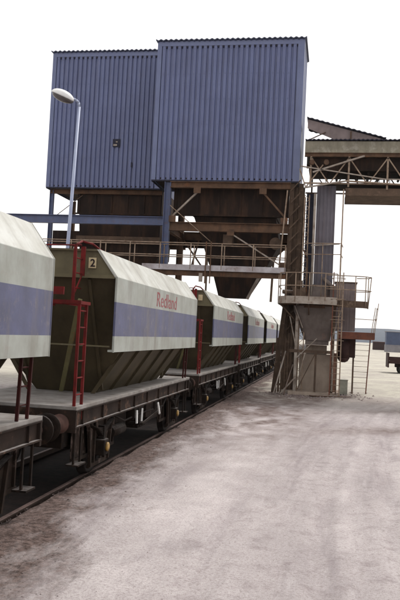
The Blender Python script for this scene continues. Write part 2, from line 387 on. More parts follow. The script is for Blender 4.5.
def make_wagon():
    t = thing('hopper_wagon', (TX, 12.25, 0), '', 'railway wagon')
    W = 1.29; L_ = LH
    # hopper shell
    h = MB(); h.mi = 0
    def ring(z, x, y): return [(-x, y, z), (x, y, z), (x, L_ - y, z), (-x, L_ - y, z)]
    h.loft([ring(3.40, 1.235, .08), ring(2.3, 1.235, .80), ring(1.335, .60, 1.36)], cap0=False)
    # upper end sheets and rim
    body = h.build('hopper_body', M['olive'], t)
    for ye in (.05, L_ - .05):
        s = 1 if ye < 1 else -1
        h2 = MB(); h2.prism([(-1.24, 3.45), (1.24, 3.45), (.93, 3.86), (-.93, 3.86)], 'y', ye, ye + s * .02)
        h2.box((0, ye - s * .012, 3.425), (2.48, .075, .06))
        h2.box((0, ye - s * .005, 3.875), (1.9, .06, .035))
        h2.build('end_sheet', M['olive_light'], t)
    for ye, s in ((0, 1), (L_, -1)):
        for x in (-.8, .78):
            MB().bar((x, ye + s * .05, 3.38), (x * .9, ye + s * 1.33, 1.4), .05, .05).build('end_rib', M['olive'], t)
        MB().box((0, ye + s * .03, 2.24), (2.4, .02, .025)).build('end_bar', M['olive_light'], t)
        for k in ((1,) if s > 0 else (1, -1)): MB().bar((k * .66, ye + s * -.06, 3.0), (k * -.05, ye + s * 1.22, 1.335), .10, .07, (1, 0, 0)).build('stanchion', M['yellow_olive'], t)
    # gravel inside
    ld = MB(); ld.smooth = True
    gy_ = 22; gx_ = 8; G = []
    for j in range(gy_ + 1):
        G.append([ld.bm.verts.new((-.93 + 1.86 * i / gx_, .08 + (L_ - .16) * j / gy_, 3.5 + .22 * math.sin(math.pi * j / gy_) * math.sin(math.pi * i / gx_) + .05 * noise.noise(Vector((i, j, 0))))) for i in range(gx_ + 1)])
    for j in range(gy_):
        for i in range(gx_): ld._f((G[j][i], G[j][i + 1], G[j + 1][i + 1], G[j + 1][i]))
    ld.build('gravel_load', M['gravel_load'], t)
    # side panels with painted bands and the slope up to the coaming
    for sx in (1, -1):
        q = MB()
        P = [(W, 2.15), (W, 3.42), (.95, 3.885), (.90, 3.885), (.925, 3.85), (W - .035, 3.40), (W - .035, 2.185), (W - .11, 2.185), (W - .11, 2.15)]
        q.prism([(sx * u, v) for u, v in P], 'y', 0, L_)
        # pressed end flanges
        q.prism([(sx * u, v) for u, v in [(W + .006, 2.144), (W + .006, 3.424), (.952, 3.892), (.945, 3.882), (W - .02, 3.41), (W - .02, 2.144)]], 'y', -.018, -.002)
        q.prism([(sx * u, v) for u, v in [(W + .006, 2.144), (W + .006, 3.424), (.952, 3.892), (.945, 3.882), (W - .02, 3.41), (W - .02, 2.144)]], 'y', L_ + .002, L_ + .018)
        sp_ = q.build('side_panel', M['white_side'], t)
        mt = (Matrix.Translation((sx * (W + .001), 2.95 if sx > 0 else 4.95, 3.055)) @ Matrix.Rotation(sx * math.pi / 2, 4, 'Z') @ Matrix.Rotation(math.pi / 2, 4, 'X'))
        text_mesh('Redland', .30, 2.0, M['redtext'], 'lettering', sp_, mt, .0)
        for k in range(6):
            y = 1.05 + k * (L_ - 2.1) / 5
            MB().prism([(sx * 1.17, 2.26), (sx * 1.23, 2.26), (sx * 1.23, 2.2), (sx * .66, 1.34), (sx * .58, 1.34)], 'y', y - .012, y + .012).build('hopper_rib', M['olive'], t)
    # deck + solebars + headstocks
    y0, y1 = -1.25, L_ + .35
    MB().b2(-1.12, 1.12, y0, y1, 1.275, 1.33).build('deck', M['deck'], t, .006)
    for sx in (1, -1):
        q = MB(); q.b2(sx * 1.05, sx * 1.075, y0 + .02, y1 - .02, 1.02, 1.25)
        q.b2(sx * 1.05, sx * 1.125, y0, y1, 1.25, 1.274); q.b2(sx * 1.05, sx * 1.125, y0, y1, .995, 1.02)
        for k in range(9):
            y = y0 + .4 + k * 1.05; q.b2(sx * 1.075, sx * 1.11, y - .012, y + .012, 1.022, 1.248)
        q.build('solebar', M['sole'], t)
    for ye, s in ((y0, -1), (y1, 1)):
        MB().b2(-1.12, 1.12, ye - s * .06, ye - s * .001, .93, 1.272).build('headstock', M['sole'], t)
        for bx in (-.87, .87):
            q = MB(); q.lathe([(.15, 0), (.15, s * .05), (.115, s * .06), (.10, s * .34)], (bx, ye, 1.06), 'y', 18)
            q.lathe([(.075, s * .34), (.07, s * .50)], (bx, ye, 1.06), 'y', 14)
            bf = q.build('buffer', M['buffer'], t)
            MB().lathe([(.10, s * .50), (.21, s * .515), (.215, s * .54), (.16, s * .555), (.0, s * .56)], (bx, ye, 1.06), 'y', 22).build('buffer_head', M['under'], bf)
        q = MB(); q.box((0, ye + s * .09, 1.0), (.1, .18, .1)); q.tube((-.04, ye + s * .2, 1.0), (-.04, ye + s * .34, .8), .02); q.tube((.04, ye + s * .2, 1.0), (.04, ye + s * .34, .8), .02)
        q.build('coupling', M['under'], t); q = MB()
        q.tube((.3, ye + s * .02, .95), (.32, ye + s * .3, .55), .025); q.tube((.32, ye + s * .3, .55), (.2, ye + s * .5, .6), .022)
        q.build('brake_hose', M['under'], t)
    # longitudinals under the hopper, discharge doors
    q = MB()
    q.loft([[( -.55, 1.6, 1.27), (.55, 1.6, 1.27), (.55, L_ - 1.6, 1.27), (-.55, L_ - 1.6, 1.27)], [(-.3, 2.0, .55), (.3, 2.0, .55), (.3, L_ - 2.0, .55), (-.3, L_ - 2.0, .55)]])
    for x in (-.62, .62): q.b2(x - .05, x + .05, y0 + .1, y1 - .1, .98, 1.26)
    q.b2(-.16, .16, L_ - 1.75, L_ - 1.05, .62, .92)
    q.tube((.75, 3.1, .75), (.75, 3.9, .75), .14, 14)
    q.tube((-.75, 2.6, .78), (-.75, 3.5, .78), .14, 14)
    q.build('underframe', M['under'], t)
    for ya in (.55, 6.62):
        for sx in (1, -1):
            q = MB(); q.b2(sx * .845, sx * .86, ya - 1.2, ya + 1.1, .36, .99); q.b2(sx * .86, sx * .90, ya - 1.2, ya + 1.1, .36, .42)
            for k in (-1.12, -.75, .8, 1.04): q.b2(sx * .86, sx * .90, ya + k - .02, ya + k + .02, .42, .99)
            q.build('side_frame', M['frame_dust'], t)
    for ya in (2.1, 4.9):
        q = MB(); q.b2(-.85, .85, ya - .5, ya + .5, .50, .98); q.b2(-.6, .6, ya - .35, ya + .35, .30, .50); q.build('discharge_box', M['under'], t)
    MB().b2(-.78, .78, -.9, -.12, .62, .99).build('equipment_box', M['under'], t)
    MB().b2(-.78, .78, L_ - .55, L_ + .2, .60, .99).build('equipment_box', M['under'], t)
    # wheels, axle boxes
    for ya in (.55, 6.62):
        MB().tube((-.95, ya, .46), (.95, ya, .46), .075, 12).build('axle', M['wheel'], t)
        for sx in (1, -1):
            q = MB()
            q.lathe([(.0, sx * .668), (.13, sx * .668), (.15, sx * .70), (.38, sx * .705), (.40, sx * .672), (.492, sx * .672), (.492, sx * .70), (.462, sx * .708), (.455, sx * .80), (.40, sx * .80), (.38, sx * .745), (.15, sx * .74), (.12, sx * .82), (0, sx * .82)], (0, ya, .46), 'x', 32)
            q.build('wheel', M['wheel'], t)
            q = MB()   # axle guard
            q.prism([(ya - .72, 1.0), (ya + .72, 1.0), (ya + .50, .55), (ya + .46, .24), (ya + .15, .24), (ya + .15, .66), (ya - .15, .66), (ya - .15, .24), (ya - .46, .24), (ya - .50, .55)], 'x', sx * .915, sx * .935)
            q.b2(sx * .90, sx * .955, ya - .52, ya + .52, .17, .24)
            for yk in (-.50, .50): q.bar((sx * .96, ya + yk, .2), (sx * .96, ya + yk * 1.35, 1.0), .05, .05)
            for yk in (-.3, .3): q.b2(sx * .936, sx * .975, ya + yk - .02, ya + yk + .02, .24, .98)
            q.build('axle_guard', M['frame_dust'], t)
            q = MB(); q.box((sx * .99, ya, .47), (.20, .26, .28)); q.box((sx * .99, ya, .63), (.12, .12, .05))
            ab = q.build('axle_box', M['under'], t, .02)
            MB().lathe([(.08, sx * 0), (.08, sx * .03), (.06, sx * .04), (0, sx * .04)], (sx * 1.09, ya, .475), 'x', 18).build('cover', M['yellow'], ab)
            q = MB()   # leaf spring
            for k in range(6):
                hl = .62 - k * .085; zt = .90 - k * .026
                pts = [(sx * .99, ya + hl * a, zt - .10 * (1 - a * a) + (.0)) for a in (-1, -.66, -.33, 0, .33, .66, 1)]
                for a, c in zip(pts, pts[1:]): q.bar(a, c, .09, .014)
            q.b2(sx * .93, sx * 1.05, ya - .05, ya + .05, .645, .84)
            for s in (-1, 1): q.tube((sx * .99, ya + s * .62, .90), (sx * .99, ya + s * .70, 1.0), .025)
            q.build('leaf_spring', M['under'], t)
            for s in (-1, 1):
                q = MB(); q.box((sx * .74, ya + s * .53, .48), (.09, .07, .32)); q.bar((sx * .74, ya + s * .55, .5), (sx * .74, ya + s * .50, 1.0), .03, .05)
                q.build('brake_block', M['under'], t)
    # brake levers with white handles, V hanger
    for sx in (1, -1):
        q = MB(); q.prism([(3.0, 1.0), (3.5, 1.0), (3.29, .52), (3.21, .52)], 'x', sx * .98, sx * .995)
        q.tube((sx * .3, 3.25, .58), (sx * 1.05, 3.25, .58), .03)
        q.bar((sx * 1.04, 3.25, .58), (sx * 1.04, 5.0, .74), .02, .05)
        q.box((sx * 1.03, 2.55, .87), (.06, .18, .2)); q.box((sx * 1.03, 4.35, .88), (.05, .14, .2))
        q.build('brake_rigging', M['under'], t)
        for yy, a in ((2.5, .0), (2.95, .06), (4.35, -.16)):
            MB().bar((sx * 1.10, yy, .93), (sx * 1.11, yy - a, .67), .03, .05).build('brake_handle', M['white'], t)
    for sx in (1, -1):
        q = MB(); q.box((sx * .93, 4.0, .80), (.1, .5, .3)); q.build('valve_box', M['frame_dust'], t)
        q = MB(); q.tube((sx * .9, 1.3, .62), (sx * .9, 2.1, .62), .11, 14); q.build('brake_cylinder', M['under'], t)
        q = MB(); q.path([(sx * 1.0, 1.2, .95), (sx * 1.02, 1.9, .78), (sx * 1.0, 3.0, .80), (sx * 1.02, 5.2, .78), (sx * 1.0, 5.7, .96)], .018); q.build('brake_pipe', M['under'], t)
    # foot steps below the deck ends
    for sx in (1, -1):
        for ye, s in ((y0 + .16, 1), (y1 - .16, -1)):
            q = MB(); q.bar((sx * 1.06, ye, 1.0), (sx * 1.06, ye, .42), .03, .04); q.bar((sx * 1.06, ye + s * .3, 1.0), (sx * 1.06, ye + s * .3, .42), .03, .04)
            q.b2(sx * .95, sx * 1.15, ye - .04, ye + s * .3 + .04 * s, .40, .425)
            q.build('foot_step', M['under'], t)
    # near-end ladder, platform, upper ladder and top rail
    q = MB(); xl = 1.06
    for yy in (-1.20, -.86): q.bar((xl, yy, 1.10), (xl, yy, 2.94), .045, .03)
    for k in range(6): q.tube((xl, -1.20, 1.50 + k * .26), (xl, -.86, 1.50 + k * .26), .012)
    q.build('ladder', M['red'], t)
    q = MB()
    PZ = 2.92
    q.b2(.10, 1.09, -1.22, -1.18, PZ - .02, PZ + .04); q.b2(.10, 1.09, -.80, -.76, PZ - .02, PZ + .03)
    q.b2(.10, .14, -1.18, -.80, PZ - .02, PZ + .03); q.b2(1.05, 1.09, -1.18, -.80, PZ - .02, PZ + .03)
    for k in range(6): q.b2(.20 + k * .14, .27 + k * .14, -1.18, -.80, PZ, PZ + .02)
    q.b2(.10, .80, -1.23, -1.19, PZ + .12, PZ + .24)
    q.bar((.14, -.78, PZ), (.14, .12, PZ), .04, .05); q.bar((.72, -.78, PZ), (.72, .12, PZ), .04, .05)
    q.bar((.12, -1.2, PZ), (.12, -1.2, PZ + .24), .04, .03)
    q.build('platform', M['red'], t)
    q = MB()
    q.bar((.665, -.42, 2.92), (.665, -.42, 3.90), .05, .035); q.bar((.68, -.06, 3.42), (.68, -.06, 3.92), .07, .05)
    q.bar((.665, -.42, 3.05), (.67, -.06, 3.42), .02, .02)
    for k in range(3): q.tube((.665, -.42, 3.2 + k * .25), (.675, -.08, 3.2 + k * .25), .011)
    q.path([(.665, -.42, 3.90), (.68, -.15, 4.0), (.80, .05, 3.98), (.84, .5, 3.90)], .02)
    q.path([(-.7, -.10, 3.92), (.665, -.12, 3.94)], .014)
    q.path([(-.7, -.10, 3.92), (-.9, .06, 3.87)], .014)
    q.build('upper_ladder', M['red'], t)
    # far-end short ladder
    q = MB()
    for yy in (L_ - .42, L_ - .10): q.bar((1.08, yy, 1.335), (1.10, yy, 2.14), .04, .03)
    for k in range(3): q.tube((1.07, L_ - .42, 1.52 + k * .24), (1.07, L_ - .10, 1.52 + k * .24), .011)
    q.build('ladder', M['darkred'], t)
    # plate on the end sheet
    pl = MB().box((0.92 - .10, -.002 + .035, 3.655), (.135, .012, .18)).build('number_plate', M['cream'], t)
    return t
wagon = make_wagon()
def copy_tree(o, parent=None):
    c = o.copy(); C.objects.link(c)
    if parent is not None: c.parent = parent
    for ch in o.children: copy_tree(ch, c)
    return c
PER = 10.35
WL = ['nearest hopper wagon, its blue banded side cut off by the left edge of the photo',
      'second hopper wagon, with red end ladder and clearest red lettering on its side',
      'third hopper wagon from the viewer, its side just right of the red lettered one',
      'fourth hopper wagon, small, standing under the slanting loading chute',
      'fifth hopper wagon, just left of the foot of the loading tower',
      'farthest hopper wagon, barely seen between the train and the tower legs']
for i in range(6):
    o = wagon if i == 1 else copy_tree(wagon)
    o.location = (TX - (.03 * max(0, i - 1) ** 1.6), 12.25 + PER * (i - 1) + (-.2, 0, .5, .5, .6, .7)[i], 0)
    tag(o, WL[i], 'railway wagon', 'hopper wagons of the train')
# the chalky 2 is only on the second wagon's plate
for ch in wagon.children:
    if ch.name.startswith('number_plate'):
        text_mesh('2', .135, .085, M['blackpaint'], 'numeral', ch, Matrix.Translation((.785, .023, 3.588)) @ Matrix.Rotation(math.pi / 2, 4, 'X'), .02)

# ------------------------------------------------------------------ clad bin houses
def corr_profile(p0, p1, pitch=.25, depth=.065):
    """points along p0->p1 in plan, with grooves cut inwards (to the left of the direction)"""
    p0, p1 = Vector(p0), Vector(p1); d = p1 - p0; l = d.length; d.normalize(); nrm = Vector((-d.y, d.x))
    k = max(1, round(l / pitch)); pt = l / k; out = []
    for i in range(k):
        for f, q in ((0, 0), (.52, 0), (.62, 1), (.86, 1), (.96, 0)):
            out.append(p0 + d * (i + f) * pt + nrm * depth * q)
    return out
def clad_house(name, loc, wd, dp, z0, z1, label, hole=None):
    t = thing(name, loc, label, 'industrial building')
    T = .20; FT = .27
    q = MB()
    pts = []
    cs = [(0, 0), (wd, 0), (wd, dp), (0, dp)]
    for i in range(4): pts += corr_profile(cs[i], cs[(i + 1) % 4])
    q.loft([[(p.x, p.y, z0) for p in pts], [(p.x, p.y, z1 - .02) for p in pts]], cap0=False, cap1=False)
    wl = q.build('wall', M['clad'], t)
    # flashings stand 12 mm proud of the sheets
    e = .012
    q = MB(); q.loft([[(-e, -e, z1 - FT), (wd + e, -e, z1 - FT), (wd + e, dp + e, z1 - FT), (-e, dp + e, z1 - FT)], [(-e, -e, z1 - .03), (wd + e, -e, z1 - .03), (wd + e, dp + e, z1 - .03), (-e, dp + e, z1 - .03)]], cap0=False, cap1=False)
    k = round(wd / .25); pt = wd / k; q.mi = 1
    for i in range(k):
        xx = (i + .74) * pt
        if T < xx < wd - T * 1.5: q.box((xx, .0, z1 - FT - .043), (.10, .02, .084))
    q.build('fascia', [M['clad_trim'], M['dark_edge']], t)
    for (x, y, sx, sy) in ((0, 0, 1, 1), (wd, 0, -1, 1), (0, dp, 1, -1), (wd, dp, -1, -1)):
        q = MB(); Tf = T * (1.5 if sx < 0 else 1)
        q.prism([(x - sx * e, y - sy * e), (x + sx * Tf, y - sy * e), (x + sx * Tf, y - sy * .002), (x - sx * .002, y - sy * .002), (x - sx * .002, y + sy * T), (x - sx * e, y + sy * T)], 'z', z0 - .015, z1 - FT - .002)
        q.build('corner_flashing', M['clad_trim'], t)
    # corrugated roof sheet with a scalloped edge overhanging a little
    q = MB(); ov = .10; kk = round((wd + 2 * ov) / .25) * 8; amp = .028
    top, bot = [], []
    for i in range(kk + 1):
        x = -ov + (wd + 2 * ov) * i / kk; zz = z1 + amp * math.cos(i * math.pi / 4) ; top.append((x, zz + .03)); bot.append((x, zz - .03))
    q.prism(top + bot[::-1], 'y', -ov, dp + ov)
    q.build('roof', M['roof_edge'], t)
    # floor inside and bottom trim
    q = MB(); q.b2(.06, wd - .06, .06, dp - .06, z0 + .05, z0 + .12); q.build('floor', M['bin'], t)
    q = MB(); q.b2(0.01, wd - .01, -.02, .04, z0 - .07, z0 - .002); q.b2(wd - .05, wd + .015, .05, dp, z0 - .07, z0 - .002); q.b2(0, .05, .05, dp, z0 - .07, z0 - .002)
    q.build('drip_trim', M['dark_edge'], t)
    # horizontal sheet laps
    q = MB()
    for z in (z0 + (z1 - z0) * .36, z0 + (z1 - z0) * .68):
        for i in range(k):
            q.b2(i * pt + .002, i * pt + .52 * pt, -.006, -.001, z, z + .018)
    q.build('sheet_lap', M['clad_trim'], t)
    q = MB()
    for r_ in range(6):
        z = z0 + .25 + r_ * (z1 - z0 - FT - .4) / 5
        for i in range(k): q.box(((i + .26) * pt, -.008, z + random.uniform(-.01, .01)), (.024, .014, .024))
    q.build('fixings', M['blue_beam'], t)
    return t
fh = clad_house('clad_bin_house', (-8.95, 35.0, 0), 7.1, 3.0, 9.84, 16.66, 'larger blue corrugated bin house in front, raised on columns over the train')
lh = clad_house('clad_bin_house', (-15.25, 37.3, 0), 6.2, 4.0, 9.86, 17.1, 'blue corrugated bin house set back on the left, small square hole in its wall')
q = MB(); q.b2(3.55, 3.95, -.03, -.008, 12.0, 12.42); wn = q.build('wall_hole', M['dark_edge'], lh)  # hole in the wall, drawn as a dark panel on the sheeting
q = MB(); q.b2(3.59, 3.78, -.036, -.032, 12.06, 12.15); q.b2(3.71, 3.81, -.036, -.032, 12.24, 12.3); q.build('hole_fleck', M['dustpaint'], wn)  # pale bits seen in the hole
q = MB(); q.b2(4.58, 4.66, -.02, -.008, 10.95, 11.2); q.build('patch_plate', M['dark_edge'], lh)

# ------------------------------------------------------------------ steel frame
t = thing('support_frame', (-5, 35, 0), 'steel support frame of columns, beams and braces carrying the two blue bin houses', 'steel frame')
def W(p): return (p[0] + 5, p[1] - 35, p[2])       # world to frame-local
def part(name, m, f, parent=None):
    q = MB(); f(q); o = q.build(name, m, parent or t)
    return o
for (x, y, m_, z0, z1, s_) in ((-8.12, 35.15, 'blue_beam', 5.4, 9.75, .30), (-8.12, 35.15, 'rust', -.1, 5.4, .30), (-8.12, 38.6, 'rust', -.1, 9.75, .30), (-2.12, 38.6, 'brown', -.1, 9.75, .30),
                               (-15.0, 37.6, 'blue_beam', -.1, 9.75, .2), (-15.0, 41.0, 'rust', -.1, 9.75, .2), (-9.6, 41.0, 'rust', -.1, 9.75, .26), (-12.2, 41.0, 'rust', -.1, 9.75, .2)):
    part('column', M[m_], lambda q: q.ibeam(W((x, y, z0)), W((x, y, z1)), s_, s_, .025, (1, 0, 0)))
# laced right-hand column by the tower
def lace(q):
    for dx in (-.22, .22):
        q.ibeam(W((-2.0 + dx, 35.1, -.1)), W((-1.93 + dx, 35.1, 9.75)), .17, .2, .02, (1, 0, 0))
    for k in range(16):
        z = .4 + k * .6
        q.bar(W((-2.2, 34.99, z)), W((-1.76, 34.99, z + .5)), .06, .015, (0, 1, 0))
part('column', M['brown'], lace)
part('raking_leg', M['brown'], lambda q: q.ibeam(W((-2.62, 35.0, -.1)), W((-2.2, 35.0, 4.4)), .22, .2, .02, (1, 0, 0)))
part('sheet_cover', M['brown'], lambda q: [q.b2(2.42 + k * .13, 2.53 + k * .13, -.02, .01, .0, 2.5 + .25 * (k % 3)) for k in range(6)] + [q.b2(2.42, 3.2, .012, .04, .3, .4), q.b2(2.42, 3.2, .012, .04, 2.1, 2.2)])
part('cable_tray', M['brown'], lambda q: [q.b2(*[W((-2.18, 0, 0))[0], W((-1.55, 0, 0))[0]], .22, .26, 0.0, 9.6), [q.tube(W((-2.1 + i * .11, 35.19, .1)), W((-2.1 + i * .11, 35.19, 9.6)), .025) for i in range(5)]])
part('beam', M['blue_beam'], lambda q: q.ibeam(W((-20, 36.0, 7.97)), W((-8.3, 36.0, 7.97)), .28, .42, .03))
part('beam', M['rust'], lambda q: q.ibeam(W((-7.94, 35.1, 7.60)), W((-2.2, 35.1, 7.60)), .28, .42, .03))
part('beam', M['rust'], lambda q: q.ibeam(W((-7.94, 38.6, 7.60)), W((-2.3, 38.6, 7.60)), .28, .42, .03))
part('beam', M['rust'], lambda q: q.ibeam(W((-8.0, 35.1, 9.62)), W((-2.2, 35.1, 9.62)), .26, .30, .03))
part('beam', M['rust'], lambda q: q.ibeam(W((-8.12, 35.3, 7.60)), W((-8.12, 38.5, 7.60)), .2, .36, .03))
part('beam', M['brown'], lambda q: q.ibeam(W((-2.1, 35.3, 7.60)), W((-2.1, 38.5, 7.60)), .2, .36, .03))
part('beam', M['bin'], lambda q: q.b2(-10.3, 2.8, 3.75, 3.85, 7.0, 7.75))
part('beam', M['rust'], lambda q: q.ibeam(W((-15.0, 41.0, 7.3)), W((-8.3, 41.0, 7.3)), .2, .32, .03))
part('beam', M['rust'], lambda q: q.ibeam(W((-15.1, 37.6, 9.68)), W((-9.0, 37.6, 9.68)), .2, .22, .03))
part('brace', M['dustpaint'], lambda q: q.bar(W((-7.95, 35.12, 8.0)), W((-6.55, 35.12, 9.4)), .1, .08))
part('brace', M['rust'], lambda q: q.bar(W((-2.3, 35.12, 8.0)), W((-3.6, 35.12, 9.4)), .1, .08))
part('brace', M['dustpaint'], lambda q: q.bar(W((-5.0, 34.98, 7.35)), W((-2.35, 34.98, 5.75)), .1, .06))
part('brace', M['rust'], lambda q: q.bar(W((-2.3, 38.5, 7.35)), W((-4.0, 38.5, 5.75)), .1, .08))
part('brace', M['rust'], lambda q: q.bar(W((-7.9, 38.5, 7.35)), W((-6.7, 38.5, 5.75)), .08, .08))
part('brace', M['rust'], lambda q: q.bar(W((-7.5, 38.5, 5.75)), W((-7.1, 38.5, 7.4)), .08, .08))
part('brace', M['brown'], lambda q: q.bar(W((-14.95, 37.6, 8.2)), W((-13.3, 37.6, 9.5)), .03, .03))
for a, c, r_ in (((-7.95, 35.0, 8.6), (-5.9, 34.95, 6.9), .02), ((-2.35, 34.95, 9.4), (-2.6, 34.9, 5.6), .035), ((-6.6, 38.4, 4.3), (-6.6, 38.4, 9.5), .05), ((-3.2, 38.4, 4.3), (-3.1, 38.4, 8.5), .06)):
    part('conduit', M['handrail'], lambda q: q.tube(W(a), W(c), r_, 8))
for x, z in ((-7.8, 7.95), (-6.65, 9.35), (-2.45, 7.95), (-3.5, 9.35), (-4.95, 7.35), (-2.45, 5.85)):
    part('gusset_plate', M['rust'], lambda q: q.box(W((x, 34.93, z)), (.34, .02, .3)))
part('base_plate', M['dustpaint'], lambda q: q.b2(2.75, 3.55, -.25, .5, -.05, .12))

# ------------------------------------------------------------------ bins and chute
t = thing('storage_bin', (-4.8, 36.9, 0), 'dark rusty storage bin under the larger blue bin house, narrowing to a loading chute', 'storage bin')
def rect(x0, x1, y0, y1, z): return [(x0, y0, z), (x1, y0, z), (x1, y1, z), (x0, y1, z)]
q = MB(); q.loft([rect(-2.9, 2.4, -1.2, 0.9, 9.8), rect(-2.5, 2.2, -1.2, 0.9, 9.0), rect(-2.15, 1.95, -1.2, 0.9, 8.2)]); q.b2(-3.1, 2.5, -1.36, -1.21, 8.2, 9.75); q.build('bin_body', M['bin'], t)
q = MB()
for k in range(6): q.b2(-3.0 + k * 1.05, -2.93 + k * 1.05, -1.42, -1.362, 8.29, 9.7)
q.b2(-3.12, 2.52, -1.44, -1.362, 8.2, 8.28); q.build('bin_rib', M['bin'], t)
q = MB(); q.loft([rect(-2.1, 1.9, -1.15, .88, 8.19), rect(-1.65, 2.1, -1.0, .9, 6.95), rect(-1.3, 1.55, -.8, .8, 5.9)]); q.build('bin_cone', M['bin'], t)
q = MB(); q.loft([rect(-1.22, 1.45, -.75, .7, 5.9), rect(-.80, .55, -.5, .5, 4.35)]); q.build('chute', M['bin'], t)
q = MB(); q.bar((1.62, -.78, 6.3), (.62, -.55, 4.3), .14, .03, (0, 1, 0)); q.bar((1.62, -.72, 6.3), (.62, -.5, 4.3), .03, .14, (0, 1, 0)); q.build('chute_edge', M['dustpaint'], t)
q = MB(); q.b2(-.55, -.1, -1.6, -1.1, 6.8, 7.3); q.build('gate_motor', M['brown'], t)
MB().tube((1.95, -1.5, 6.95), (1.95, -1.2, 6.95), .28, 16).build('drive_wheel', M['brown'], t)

t = thing('storage_bin', (-11.2, 39.2, 0), 'dark steel storage bin under the set back blue bin house on the left', 'storage bin')
q = MB(); q.loft([rect(-2.4, 2.2, -1.5, 1.5, 9.85), rect(-2.4, 2.2, -1.5, 1.5, 8.55)]); q.build('bin_body', M['bin'], t)
q = MB()
for k in range(6): q.b2(-2.3 + k * .88, -2.24 + k * .88, -1.56, -1.502, 8.6, 9.75)
q.b2(-2.45, 2.25, -1.58, -1.502, 8.5, 8.58)
q.build('bin_rib', M['bin'], t)
q = MB(); q.loft([rect(-2.3, 2.15, -1.4, 1.4, 8.5), rect(-2.2, 2.1, -1.3, 1.3, 6.4), rect(-1.2, .9, -.5, .5, 4.3)]); q.build('bin_cone', M['bin'], t)
q = MB(); q.b2(-2.3, 2.2, -1.7, -1.45, 7.0, 7.35); q.build('stiffener', M['brown'], t)

# ------------------------------------------------------------------ walkway across the train
t = thing('walkway', (-5, 34.4, 5.5), 'steel walkway with double handrail crossing over the train in front of the bins', 'walkway')
q = MB(); q.b2(-4.0, 2.75, -.1, .75, .05, .10)
for k in range(22): q.b2(-4.0 + k * .31, -3.97 + k * .31, -.1, .75, .02, .05)
q.build('floor_grating', M['brown'], t)
MB().b2(-4.0, 2.75, -.15, -.105, -.06, .20).build('toe_board', M['white_dust'], t)
q = MB(); q.ibeam((-4.0, .0, -.18), (2.75, .0, -.18), .12, .24, .015); q.ibeam((-4.0, .65, -.12), (2.75, .65, -.12), .12, .28, .015); q.build('stringer', M['rust'], t)
q = MB(); q.b2(-15, -4.02, -.1, .75, .0, .06); q.ibeam((-15, 0, -.1), (-4.02, 0, -.1), .12, .2, .015); q.build('floor_grating', M['blue_beam'], t)
for yy in (-.13, .72):
    q = MB()
    for z in (1.22, .64): q.tube((-15, yy, z), (2.75, yy, z), .024)
    q.build('handrail', M['handrail'], t)
    for k in range(13):
        x = -14.9 + k * 1.468
        MB().tube((x, yy, .0), (x, yy, 1.22), .026).build('post', M['handrail'], t)
for x in (-.95, -.72):
    MB().bar((x, -.2, -.65), (x, -.2, 1.3), .05, .03).build('hanger', M['rust'], t)
MB().box((-1.15, -.2, -.38), (.16, .12, .4)).build('control_box', M['dustpaint'], t)

# ------------------------------------------------------------------ dust hopper tower
tw = thing('loading_tower', (-.8, 35, 0), 'small loading tower beside the track with a grey hopper cone on braced legs', 'tower')
def T_(x, y, z): return (x + .8, y - 35, z)
def tpart(name, m, f): q = MB(); f(q); return q.build(name, m, tw)
# hopper: collar + cone (four-sided going round)
def sq(cx, cy, hx, hy, z, n=20, k=3.0):
    out = []
    for i in range(n):
        a = 2 * math.pi * i / n; c, s_ = math.cos(a), math.sin(a)
        out.append(T_(cx + hx * math.copysign(abs(c) ** (2 / k), c), cy + hy * math.copysign(abs(s_) ** (2 / k), s_), z))
    return out
tpart('hopper_cone', M['hopcone'], lambda q: (q.loft([sq(-.86, 35.0, .95, .9, 4.0, 28, 5), sq(-.86, 35.0, .93, .88, 3.72, 28, 5), sq(-.70, 35.0, .58, .52, 2.46, 28, 6)])))
tpart('hopper_collar', M['rust'], lambda q: (q.loft([sq(-.86, 35, .98, .93, 3.92, 24, 3), sq(-.86, 35, .98, .93, 4.05, 24, 3)])))
tpart('outlet_box', M['hopcone'], lambda q: q.box(T_(-.7, 35, 2.36), (1.05, .9, .2)))
for (x, y) in ((-1.62, 34.35), (.02, 34.35), (-1.62, 35.85), (.02, 35.85)):
    tpart('leg', M['dustpaint'] if x < -1 and y < 35 else M['brown'], lambda q: q.bar(T_(x, y, .0), T_(x, y, 4.1), .13, .13))
tpart('cross_beam', M['brown'], lambda q: [q.bar(T_(-1.9, 34.33, 1.95), T_(.1, 34.33, 1.95), .1, .14), q.bar(T_(-1.62, 34.4, 1.95), T_(-1.62, 35.8, 1.95), .1, .14), q.bar(T_(.02, 34.4, 1.95), T_(.02, 35.8, 1.95), .1, .14)])
tpart('brace', M['dustpaint'], lambda q: q.bar(T_(-1.62, 34.27, 1.6), T_(-.7, 34.27, 2.55), .08, .04))
tpart('brace', M['dustpaint'], lambda q: q.bar(T_(-1.62, 34.27, 2.1), T_(-1.95, 34.27, 3.5), .05, .04))
tpart('brace', M['dustpaint'], lambda q: q.bar(T_(-2.25, 34.2, -.02), T_(-1.6, 34.2, .75), .10, .06))
tpart('brace', M['brown'], lambda q: [q.bar(T_(-1.5, 34.27, .2), T_(-.75, 34.27, 1.85), .06, .04), q.bar(T_(-.72, 34.3, .1), T_(-.72, 34.3, 1.9), .09, .09)])
tpart('block_wall', M['brick'], lambda q: [q.b2(.8 - 1.5, .8 - .0, .35, 1.6, -.05, 1.82), q.b2(.8 - 1.2, .8 - .25, .30, 1.4, 1.84, 2.24)])
tpart('brick_pier', M['redbrick'], lambda q: q.b2(.8 + .02, .8 + .22, .2, 1.2, -.05, 1.9))
tpart('foundation', M['brick'], lambda q: q.b2(-1.1, 1.2, -.85, 1.9, -.2, .13))
